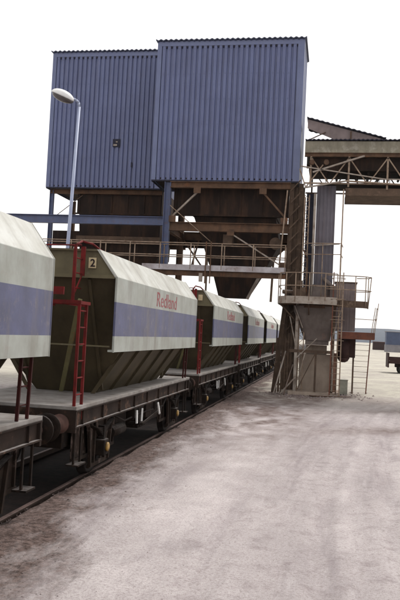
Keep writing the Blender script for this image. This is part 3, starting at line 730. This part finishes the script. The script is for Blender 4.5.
# chute clad in ribbed sheet, with a slimmer duct beside it
def chute(q):
    cs = [(-.98, 34.75), (-.12, 34.75), (-.12, 35.6), (-.98, 35.6)]; pts = []
    for i in range(4): pts += corr_profile(cs[i], cs[(i + 1) % 4], .17, .02)
    q.loft([[T_(p.x + .0, p.y, 5.0) for p in pts], [T_(p.x + .0, p.y, 9.6) for p in pts]])
tpart('ribbed_chute', M['clad_lilac'], chute)
tpart('chute_boot', M['hopcone'], lambda q: q.loft([sq(-.6, 35.15, .52, .5, 5.02, 16, 4), sq(-.75, 35.1, .62, .6, 4.4, 16, 4)]))
tpart('duct', M['dark_edge'], lambda q: q.b2(T_(-1.46, 0, 0)[0], T_(-1.08, 0, 0)[0], .2, .6, 4.4, 9.3))
tpart('pipe', M['dustpaint'], lambda q: [q.tube(T_(-1.05, 34.6, 4.4), T_(-1.05, 34.6, 9.2), .06, 10), q.bar(T_(-1.15, 34.62, 6.8), T_(.15, 34.62, 6.9), .05, .05)])
tpart('pipe', M['handrail'], lambda q: q.tube(T_(.22, 34.0, .1), T_(.22, 34.0, 9.3), .03, 8))
tpart('pipe', M['rust'], lambda q: q.path([T_(-1.25, 34.4, 4.5), T_(-1.28, 34.4, 6.2), T_(-1.5, 34.5, 6.6), T_(-1.5, 34.5, 9.0)], .035))
# clad dust box on the right
def cab(q):
    cs = [(.02, 34.9), (.98, 34.9), (.98, 36.1), (.02, 36.1)]; pts = []
    for i in range(4): pts += corr_profile(cs[i], cs[(i + 1) % 4], .24, .012)
    q.loft([[T_(p.x, p.y, 2.95) for p in pts], [T_(p.x, p.y, 5.15) for p in pts]])
M['cabin'] = mat('grey_mauve_panel', (.21, .17, .165), (.14, .115, .115), 1.6, .7, streak=.5, streak_col=(.11, .08, .07))
tpart('dust_filter_box', M['cabin'], cab)
for a, c in (((-.1, 34.1, 2.3), (.35, 34.1, 3.95)), ((-1.75, 34.2, 4.0), (-1.35, 34.2, 3.0)), ((.05, 34.27, .2), (.05, 34.27, 2.1)), ((-1.62, 34.27, .1), (-1.2, 34.27, 1.85))):
    tpart('brace', M['dustpaint'], lambda q: q.bar(T_(*a), T_(*c), .055, .04))
for z in (6.35, 6.85):
    tpart('guard_rail', M['handrail'], lambda q: q.path([T_(-1.55, 34.3, z), T_(.22, 34.0, z), T_(.3, 35.4, z)], .02))
for x in (-1.5, -.6, .2):
    tpart('hanger_rod', M['handrail'], lambda q: q.tube(T_(x, 34.1, 4.4), T_(x, 34.1, 6.87), .018, 6))
tpart('valve_housing', M['brown'], lambda q: [q.b2(T_(-1.9, 0, 0)[0], T_(-1.3, 0, 0)[0], -.6, .1, 4.27, 4.85), q.tube(T_(-1.6, 34.5, 4.8), T_(-1.6, 34.5, 5.15), .16, 12), q.tube(T_(-1.9, 34.3, 4.6), T_(-2.3, 34.1, 4.6), .1, 10)])
tpart('valve_housing', M['hopcone'], lambda q: [q.b2(T_(-.2, 0, 0)[0], T_(.05, 0, 0)[0], -.9, -.2, 4.27, 4.95), q.tube(T_(-.1, 34.3, 4.9), T_(-.5, 34.7, 5.3), .09, 10)])
tpart('roof_plate', M['brown'], lambda q: q.b2(T_(-.02, 0, 0)[0], T_(1.02, 0, 0)[0], -.14, 1.14, 5.16, 5.2))
# upper platform
def plat(q):
    P = [(-2.5, 34.3), (-2.38, 33.75), (-2.1, 33.42), (-1.7, 33.25), (-1.1, 33.2), (-.4, 33.25), (.1, 33.5), (.12, 36.4), (-2.5, 36.4)]
    q.prism([(a + .8, c - 35) for a, c in P], 'z', 4.20, 4.26)
tpart('platform_floor', M['brown'], plat)
def rim(P, q, z0=4.06, z1=4.42, th=.03):
    for a, c in zip(P, P[1:]):
        m_, l = q._frame(T_(a[0], a[1], (z0 + z1) / 2), T_(c[0], c[1], (z0 + z1) / 2)); q.bar(T_(a[0], a[1], (z0 + z1) / 2), T_(c[0], c[1], (z0 + z1) / 2), th, z1 - z0)
PL = [(-2.52, 36.4), (-2.52, 34.3), (-2.4, 33.73), (-2.12, 33.4), (-1.7, 33.23), (-1.1, 33.18), (-.4, 33.23), (.12, 33.48)]
tpart('platform_rim', M['dustpaint'], lambda q: rim(PL, q, 4.05, 4.38))
PR = [(.15, 33.7), (.75, 33.65), (1.3, 33.8), (1.5, 34.1), (1.5, 34.6)]
tpart('platform_rim', M['brown'], lambda q: (rim(PR, q, 3.98, 4.28), q.prism([(a + .8, c - 35) for a, c in PR + [(.15, 34.6)]], 'z', 4.10, 4.14)))
def rails(P, zs, q, r=.022):
    for z in zs: q.path([T_(a, c, z) for a, c in P], r)
tpart('handrail', M['handrail'], lambda q: rails(PL, (4.85, 5.42), q))
PR2 = [(-.35, 33.3), (.3, 33.42), (.9, 33.5), (1.35, 33.7), (1.6, 34.05), (1.5, 34.6), (.98, 34.8)]
tpart('handrail', M['handrail'], lambda q: rails(PR2, (4.75, 5.36), q))
for p in PL[1::1]: tpart('post', M['handrail'], lambda q: q.tube(T_(p[0], p[1], 4.2), T_(p[0], p[1], 5.42), .022))
for p in PR2[1:-1]: tpart('post', M['handrail'], lambda q: q.tube(T_(min(p[0], 1.5), p[1] + .1, 4.1), T_(p[0], p[1], 5.36), .02))
tpart('platform_bracket', M['brown'], lambda q: [q.bar(T_(-2.45, 34.2, 4.1), T_(-1.7, 34.5, 3.3), .06, .06), q.bar(T_(-1.1, 33.25, 4.05), T_(-1.1, 34.2, 3.6), .06, .06)])
tpart('platform_beam', M['rust'], lambda q: [q.bar(T_(-2.5, 34.4, 4.1), T_(1.4, 34.4, 4.1), .1, .16), q.bar(T_(-2.5, 36.0, 4.1), T_(1.0, 36.0, 4.1), .1, .16)])

# main ladder to the platform
t = thing('ladder', (.15, 33.45, .1), 'tall rusty rung ladder standing at the front right of the tower, up to its platform', 'ladder')
for x in (-.2, .22): MB().bar((x, 0, 0), (x, 0, 5.4), .05, .035).build('stringer', M['redbrown'] if x < 0 else M['handrail'], t)
for k in range(17):
    if k < 18: MB().tube((-.2, 0, .2 + k * .25), (.22, 0, .2 + k * .25), .014, 6).build('rung', M['handrail'], t)
q = MB()
for k in range(4):
    z = 2.4 + k * .9; q.path([(.22, 0, z), (.32, -.28, z), (.2, -.52, z), (-.1, -.58, z), (-.3, -.3, z), (-.2, 0, z)], .012)
# only two hoops remain near the platform
q.build('safety_hoop', M['handrail'], t)

# lower platform with railing and wide rung ladder
t = thing('access_platform', (1.0, 35.2, 0), 'low red brown access platform with thin railing, above the wide ladder', 'platform')
q = MB(); q.b2(-.78, .82, -.7, .55, 2.84, 2.88); q.build('floor', M['brown'], t)
q = MB(); q.b2(-.8, .84, -.75, -.705, 2.60, 2.92); q.b2(.825, .86, -.70, .55, 2.62, 2.92); q.b2(-.8, .84, .555, .6, 2.62, 2.90); q.build('edge_beam', M['redbrown'], t)
for a, c in (((.70, -.72, 2.9), (.84, -.72, 4.05)), ((.84, -.72, 2.9), (.98, -.6, 4.25)), ((.84, .5, 2.9), (.98, .5, 4.1))): MB().bar(a, c, .03, .03).build('post', M['handrail'], t)
q = MB(); q.path([(-.2, -.72, 3.52), (.78, -.72, 3.5), (.92, -.6, 3.55), (.92, .5, 3.5)], .016); q.path([(.93, -.62, 4.0), (.97, .5, 4.0)], .016); q.build('handrail', M['handrail'], t)
q = MB(); q.bar((-.02, .3, 0), (-.02, .3, 2.84), .07, .07); q.build('leg', M['brown'], t)
q = MB(); q.tube((-.48, -.1, 1.72), (-.48, -.1, 2.6), .28, 16); q.lathe([(.28, 0), (.2, -.14), (.08, -.2)], (-.48, -.1, 1.72), 'z', 16); q.b2(-.22, .04, -.2, .2, 1.75, 2.6)
q.build('drain_tank', M['maroon'], t)
t = thing('wide_ladder', (1.3, 35.6, .1), 'wide rung ladder with rust orange right stringer leaning to the low platform', 'ladder')
MB().bar((-.34, 0, 0), (-.34, 0, 2.68), .04, .03).build('stringer', M['brown'], t)
MB().bar((.30, 0, 0), (.42, -.1, 2.68), .05, .035).build('stringer', M['redbrown'], t)
for k in range(10): MB().tube((-.34, 0, .25 + k * .25), (.30 + .011 * k, -.01 * k, .25 + k * .25), .011, 6).build('rung', M['dustpaint'], t)
q = MB(); q.b2(-.2, .2, -.15, .15, 0, .62); q.b2(-.22, .22, -.17, .17, .625, .65); q.b2(-.17, .17, -.162, -.152, .06, .58)
o = q.build('metal_cabinet', M['cabinet']); o.location = (.55, 34.7, .1); tag(o, 'small pale green cabinet on the ground between the two ladders', 'cabinet')

# lattice mast left of the chute
t = thing('lattice_mast', (-1.42, 34.45, 0), 'thin pale lattice mast rising between the brown column and the ribbed chute', 'mast')
for x in (-.1, .12): MB().bar((x, 0, -.05), (x, 0, 9.1), .045, .045).build('post', M['handrail'], t)
q = MB()
for k in range(22): z = .3 + k * .4; q.bar((-.1, 0, z), (.12, 0, z + .2), .02, .02); q.bar((.12, 0, z + .2), (-.1, 0, z + .4), .02, .02)
q.build('lacing', M['handrail'], t)
# scrap leaning round the foot
for i, (a, c, r_, mm, lb) in enumerate((((-2.5, 33.6, 0), (-2.1, 34.75, 1.9), .035, 'dustpaint', 'thin pale pipe leaning on the foot of the brown column'),
                                    ((-2.05, 33.7, 0), (-1.75, 34.8, 1.3), .03, 'rust', 'short rusty bar leaning on the foot of the brown column'),
                                    ((-.9, 33.2, .05), (.9, 33.6, .06), .04, 'rust', 'rusty bar lying on the ground before the tower'))):
    c_ = Vector(a); q = MB(); q.tube((0, 0, 0), tuple(Vector(c) - c_), r_, 8); o = q.build('scrap_bar', M[mm]); o.location = c_; tag(o, lb, 'metal bar')

# ------------------------------------------------------------------ conveyor gantry
t = thing('conveyor_gantry', (-1.6, 34.5, 9), 'weathered covered conveyor gantry running from the larger bin house to the right edge', 'conveyor gantry')
GL = 15.0
MB().b2(0, GL, -.04, .0, 2.08, 2.60).build('parapet_board', M['olivegrey'], t)
MB().b2(0, GL, 2.4, 2.44, 2.08, 2.60).build('parapet_board', M['olivegrey'], t)
q = MB(); kk = round(GL / .2) * 4; top, bot = [], []
for i in range(kk + 1):
    x = GL * i / kk; zz = 2.66 + .02 * math.cos(i * math.pi / 2); top.append((x, zz + .02)); bot.append((x, zz - .02))
q.prism(top + bot[::-1], 'y', -.12, 2.55); q.build('roof', M['dark_edge'], t)
q = MB()
for y in (.0, 2.36): q.ibeam((0, y + .02, 1.98), (GL, y + .02, 1.98), .14, .18, .02)
q.build('top_chord', M['rust'], t)
q = MB(); q.b2(.2, GL, .25, 2.15, 1.30, 1.9); q.build('belt_cover', M['bin'], t)
q = MB()
for y in (.05, 2.3): q.b2(1.9, GL, y - .04, y + .04, .12, .46)
q.b2(1.9, GL, .1, 2.25, .14, .2); q.build('bottom_chord', M['brown'], t)
def gtruss(name, y, m_):
    q = MB()
    for k in range(9):
        x = .3 + k * 1.72
        q.bar((x, y, .4 if k > 1 else .5), (x, y, 1.9), .08, .06)
        q.bar((x, y, 1.85), (x + .86, y, .62), .06, .05); q.bar((x + .86, y, .62), (x + 1.72, y, 1.85), .06, .05)
    q.bar((0, y, .66), (GL, y, .60), .08, .06)
    q.build(name, m_, t)
gtruss('truss', -.02, M['handrail']); gtruss('truss', 2.38, M['rust'])
q = MB()
for k in range(30):
    x = 1.0 + k * .48; q.tube((x, .35, 1.22), (x, 2.05, 1.22), .06, 8); q.bar((x, .4, 1.15), (x, .4, .75), .03, .03)
q.b2(.8, GL, .4, 2.0, 1.29, 1.32); q.b2(.8, GL, .45, 1.95, .70, .73); q.build('conveyor_belt', M['bin'], t)
MB().bar((-.15, -.10, 1.42), (3.6, -.10, .86), .07, .05).build('stay', M['dustpaint'], t)
MB().bar((3.6, -.10, .86), (9.5, -.10, .80), .06, .05).build('stay', M['dustpaint'], t)
MB().bar((.05, -.14, .42), (1.9, -.14, .75), .11, .06).build('stay', M['dustpaint'], t)
MB().bar((.4, -.08, 1.15), (2.7, -.08, 1.92), .11, .07).build('stay', M['dustpaint'], t)
MB().bar((1.9, -.14, .75), (4.6, -.14, .60), .11, .06).build('stay', M['handrail'], t)
MB().bar((.1, -.06, .45), (.85, -.06, 1.5), .07, .05).build('stay', M['handrail'], t)
MB().bar((-.2, -.06, 1.3), (.1, -.06, .45), .06, .05).build('stay', M['handrail'], t)
for x in (.35, 1.0): MB().tube((x, -.2, 1.60), (x, .05, 1.60), .12, 12).build('pulley', M['rust'], t)
# lean-to roof dropping from the bin house
def wedge(q):
    q.prism([(.06, 3.72), (3.5, 2.80), (3.5, 2.69), (1.5, 2.69), (.06, 3.3)], 'y', .3, .34)
wdg = MB(); wedge(wdg); wdg.build('gable_cladding', M['cabin'], t)
q = MB(); n_ = 60; top, bot = [], []
for i in range(n_ + 1):
    x = .02 + 3.62 * i / n_; zz = 3.80 - .268 * (x) + .018 * math.cos(i * math.pi / 2); top.append((x, zz + .025)); bot.append((x, zz - .025))
q.prism(top + bot[::-1], 'y', .22, 2.5); q.build('sloping_roof', M['dark_edge'], t)
q = MB(); q.bar((.1, .28, 2.72), (.9, .28, 3.1), .06, .04); q.bar((2.05, .28, 2.72), (2.05, .28, 3.15), .07, .03); q.build('roof_strut', M['brown'], t)
q = MB()
for y in (.1, 2.3):
    q.bar((13.5, y, .1), (14.2, y - .3 if y < 1 else y + .3, -8.95), .25, .25); q.bar((12.8, y, .1), (12.1, y - .3 if y < 1 else y + .3, -8.95), .25, .25)
    for z in (-2, -4.5, -7): q.bar((12.2 + (z + 9) * .07, y, z), (14.1 - (z + 9) * .07, y, z), .12, .12)
q.build('trestle', M['rust'], t)

# ------------------------------------------------------------------ street lamp behind the train
t = thing('street_lamp', (-7.79, 20.6, -.05), 'tall pale blue street lamp with white oval head, in front of the left bin house', 'street lamp')
t.rotation_euler = (0, R(1.6), 0)
q = MB(); q.tube((0, 0, 0), (0, 0, 1.3), .09, 16); q.tube((0, 0, 1.3), (0, 0, 9.0), .062, 16, .04); q.build('post', M['lamppost'], t)
q = MB(); pts = [(0, 0, 9.0), (-.02, -.02, 9.12), (-.10, -.05, 9.19), (-.30, -.1, 9.24)]
q.path(pts, .035, 10); q.build('bracket', M['lamppost'], t)
def ell(cx, cy, cz, rx, ry, rz_, lo, hi, n_=18, mrings=8):
    rg = []
    for j in range(mrings + 1):
        a = lo + (hi - lo) * j / mrings
        rg.append([(cx + rx * math.cos(a) * math.cos(2 * math.pi * i / n_), cy + ry * math.cos(a) * math.sin(2 * math.pi * i / n_), cz + rz_ * math.sin(a)) for i in range(n_)])
    return rg
q = MB(); q.smooth = True; q.loft(ell(0, 0, 0, .36, .22, .19, 0, math.pi / 2 - .05)); hd = q.build('lamp_head', M['lamp_white'], t)
hd.location = (-.48, -.16, 9.25); hd.rotation_euler = (R(10), R(20), R(12))
q = MB(); q.smooth = True; q.loft(ell(.02, 0, -.002, .34, .20, .15, 0, -math.pi / 2 + .05)); q.build('lamp_bowl', M['lamp_glass'], hd)

# ------------------------------------------------------------------ far right: trailer, shed, container, stockpiles
t = thing('flatbed_trailer', (8.0, 62, -.05), 'dark red flatbed trailer standing on the pale yard at the right edge', 'trailer')
q = MB(); q.b2(-3.6, 3.6, -1.2, 1.2, .92, 1.12); q.b2(-3.0, 3.6, -.45, -.3, .62, .92); q.b2(-3.0, 3.6, .3, .45, .62, .92); q.build('bed', M['maroon'], t)
q = MB(); q.b2(-3.65, -3.55, -1.2, 1.2, .6, 1.75); q.b2(-3.5, 3.55, -1.2, -1.14, 1.12, 1.42); q.b2(-3.5, 3.55, 1.14, 1.2, 1.12, 1.42); q.build('side_board', M['maroon'], t)
for x in (-2.3, 1.6, 2.7):
    for y in (-1.0, 1.0):
        wq = MB().lathe([(.2, -.14), (.46, -.14), (.5, -.08), (.5, .08), (.46, .14), (.2, .14)], (x, y, .48), 'y', 20).build('wheel', M['tyre'], t)
        MB().lathe([(.05, -.12), (.2, -.12), (.2, .12), (.05, .12)], (x, y, .48), 'y', 14).build('rim', M['redbrown'], wq)
t = thing('blue_shed', (15.0, 190, 0), 'distant blue shed on a pale grey block base near the right edge', 'shed')
q = MB(); q.b2(-2.2, 2.0, -2, 3, .0, 1.9); q.b2(-2.2, 4.5, -2.4, -2, .0, 1.5); q.build('block_base', M['shed_grey'], t)
q = MB(); q.b2(-2.1, 1.9, -1.9, 2.9, 1.905, 5.0)
for k in range(16): q.b2(-2.1 + k * .25, -2.02 + k * .25, -1.93, -1.9, 1.95, 4.9)
q.build('wall', M['shed_blue'], t)
MB().b2(-2.3, 2.1, -2.1, 3.1, 5.0, 5.15).build('roof', M['shed_grey'], t)
t = thing('red_container', (13.0, 215, 0), 'low dark red container in the distance left of the blue shed', 'container')
q = MB(); q.b2(-1.9, 1.9, -1.2, 1.2, .2, 2.4); q.build('body', M['maroon'], t); q = MB()
for k in range(18): q.b2(-1.85 + k * .21, -1.77 + k * .21, -1.24, -1.2, .3, 2.3)
q.build('side_rib', M['maroon'], t); MB().b2(-1.95, 1.95, -1.25, 1.25, 2.4, 2.5).build('roof', M['redbrown'], t)

# ------------------------------------------------------------------ haze
q = MB(); q.b2(-1690, 1690, -290, 1745, -3, 75)
me = bpy.data.meshes.new('haze'); q.bm.to_mesh(me); q.bm.free(); o = bpy.data.objects.new('haze', me); C.objects.link(o); o['kind'] = 'stuff'
m = bpy.data.materials.new('haze'); m.use_nodes = True; m.node_tree.nodes.clear()
vo = m.node_tree.nodes.new('ShaderNodeOutputMaterial'); pv = m.node_tree.nodes.new('ShaderNodeVolumePrincipled')
pv.inputs['Color'].default_value = (.92, .96, 1, 1); pv.inputs['Density'].default_value = .00012; pv.inputs['Anisotropy'].default_value = .2
m.node_tree.links.new(pv.outputs[0], vo.inputs['Volume']); me.materials.append(m)
tag(o, 'thin pale haze softening the distant hills', 'haze')
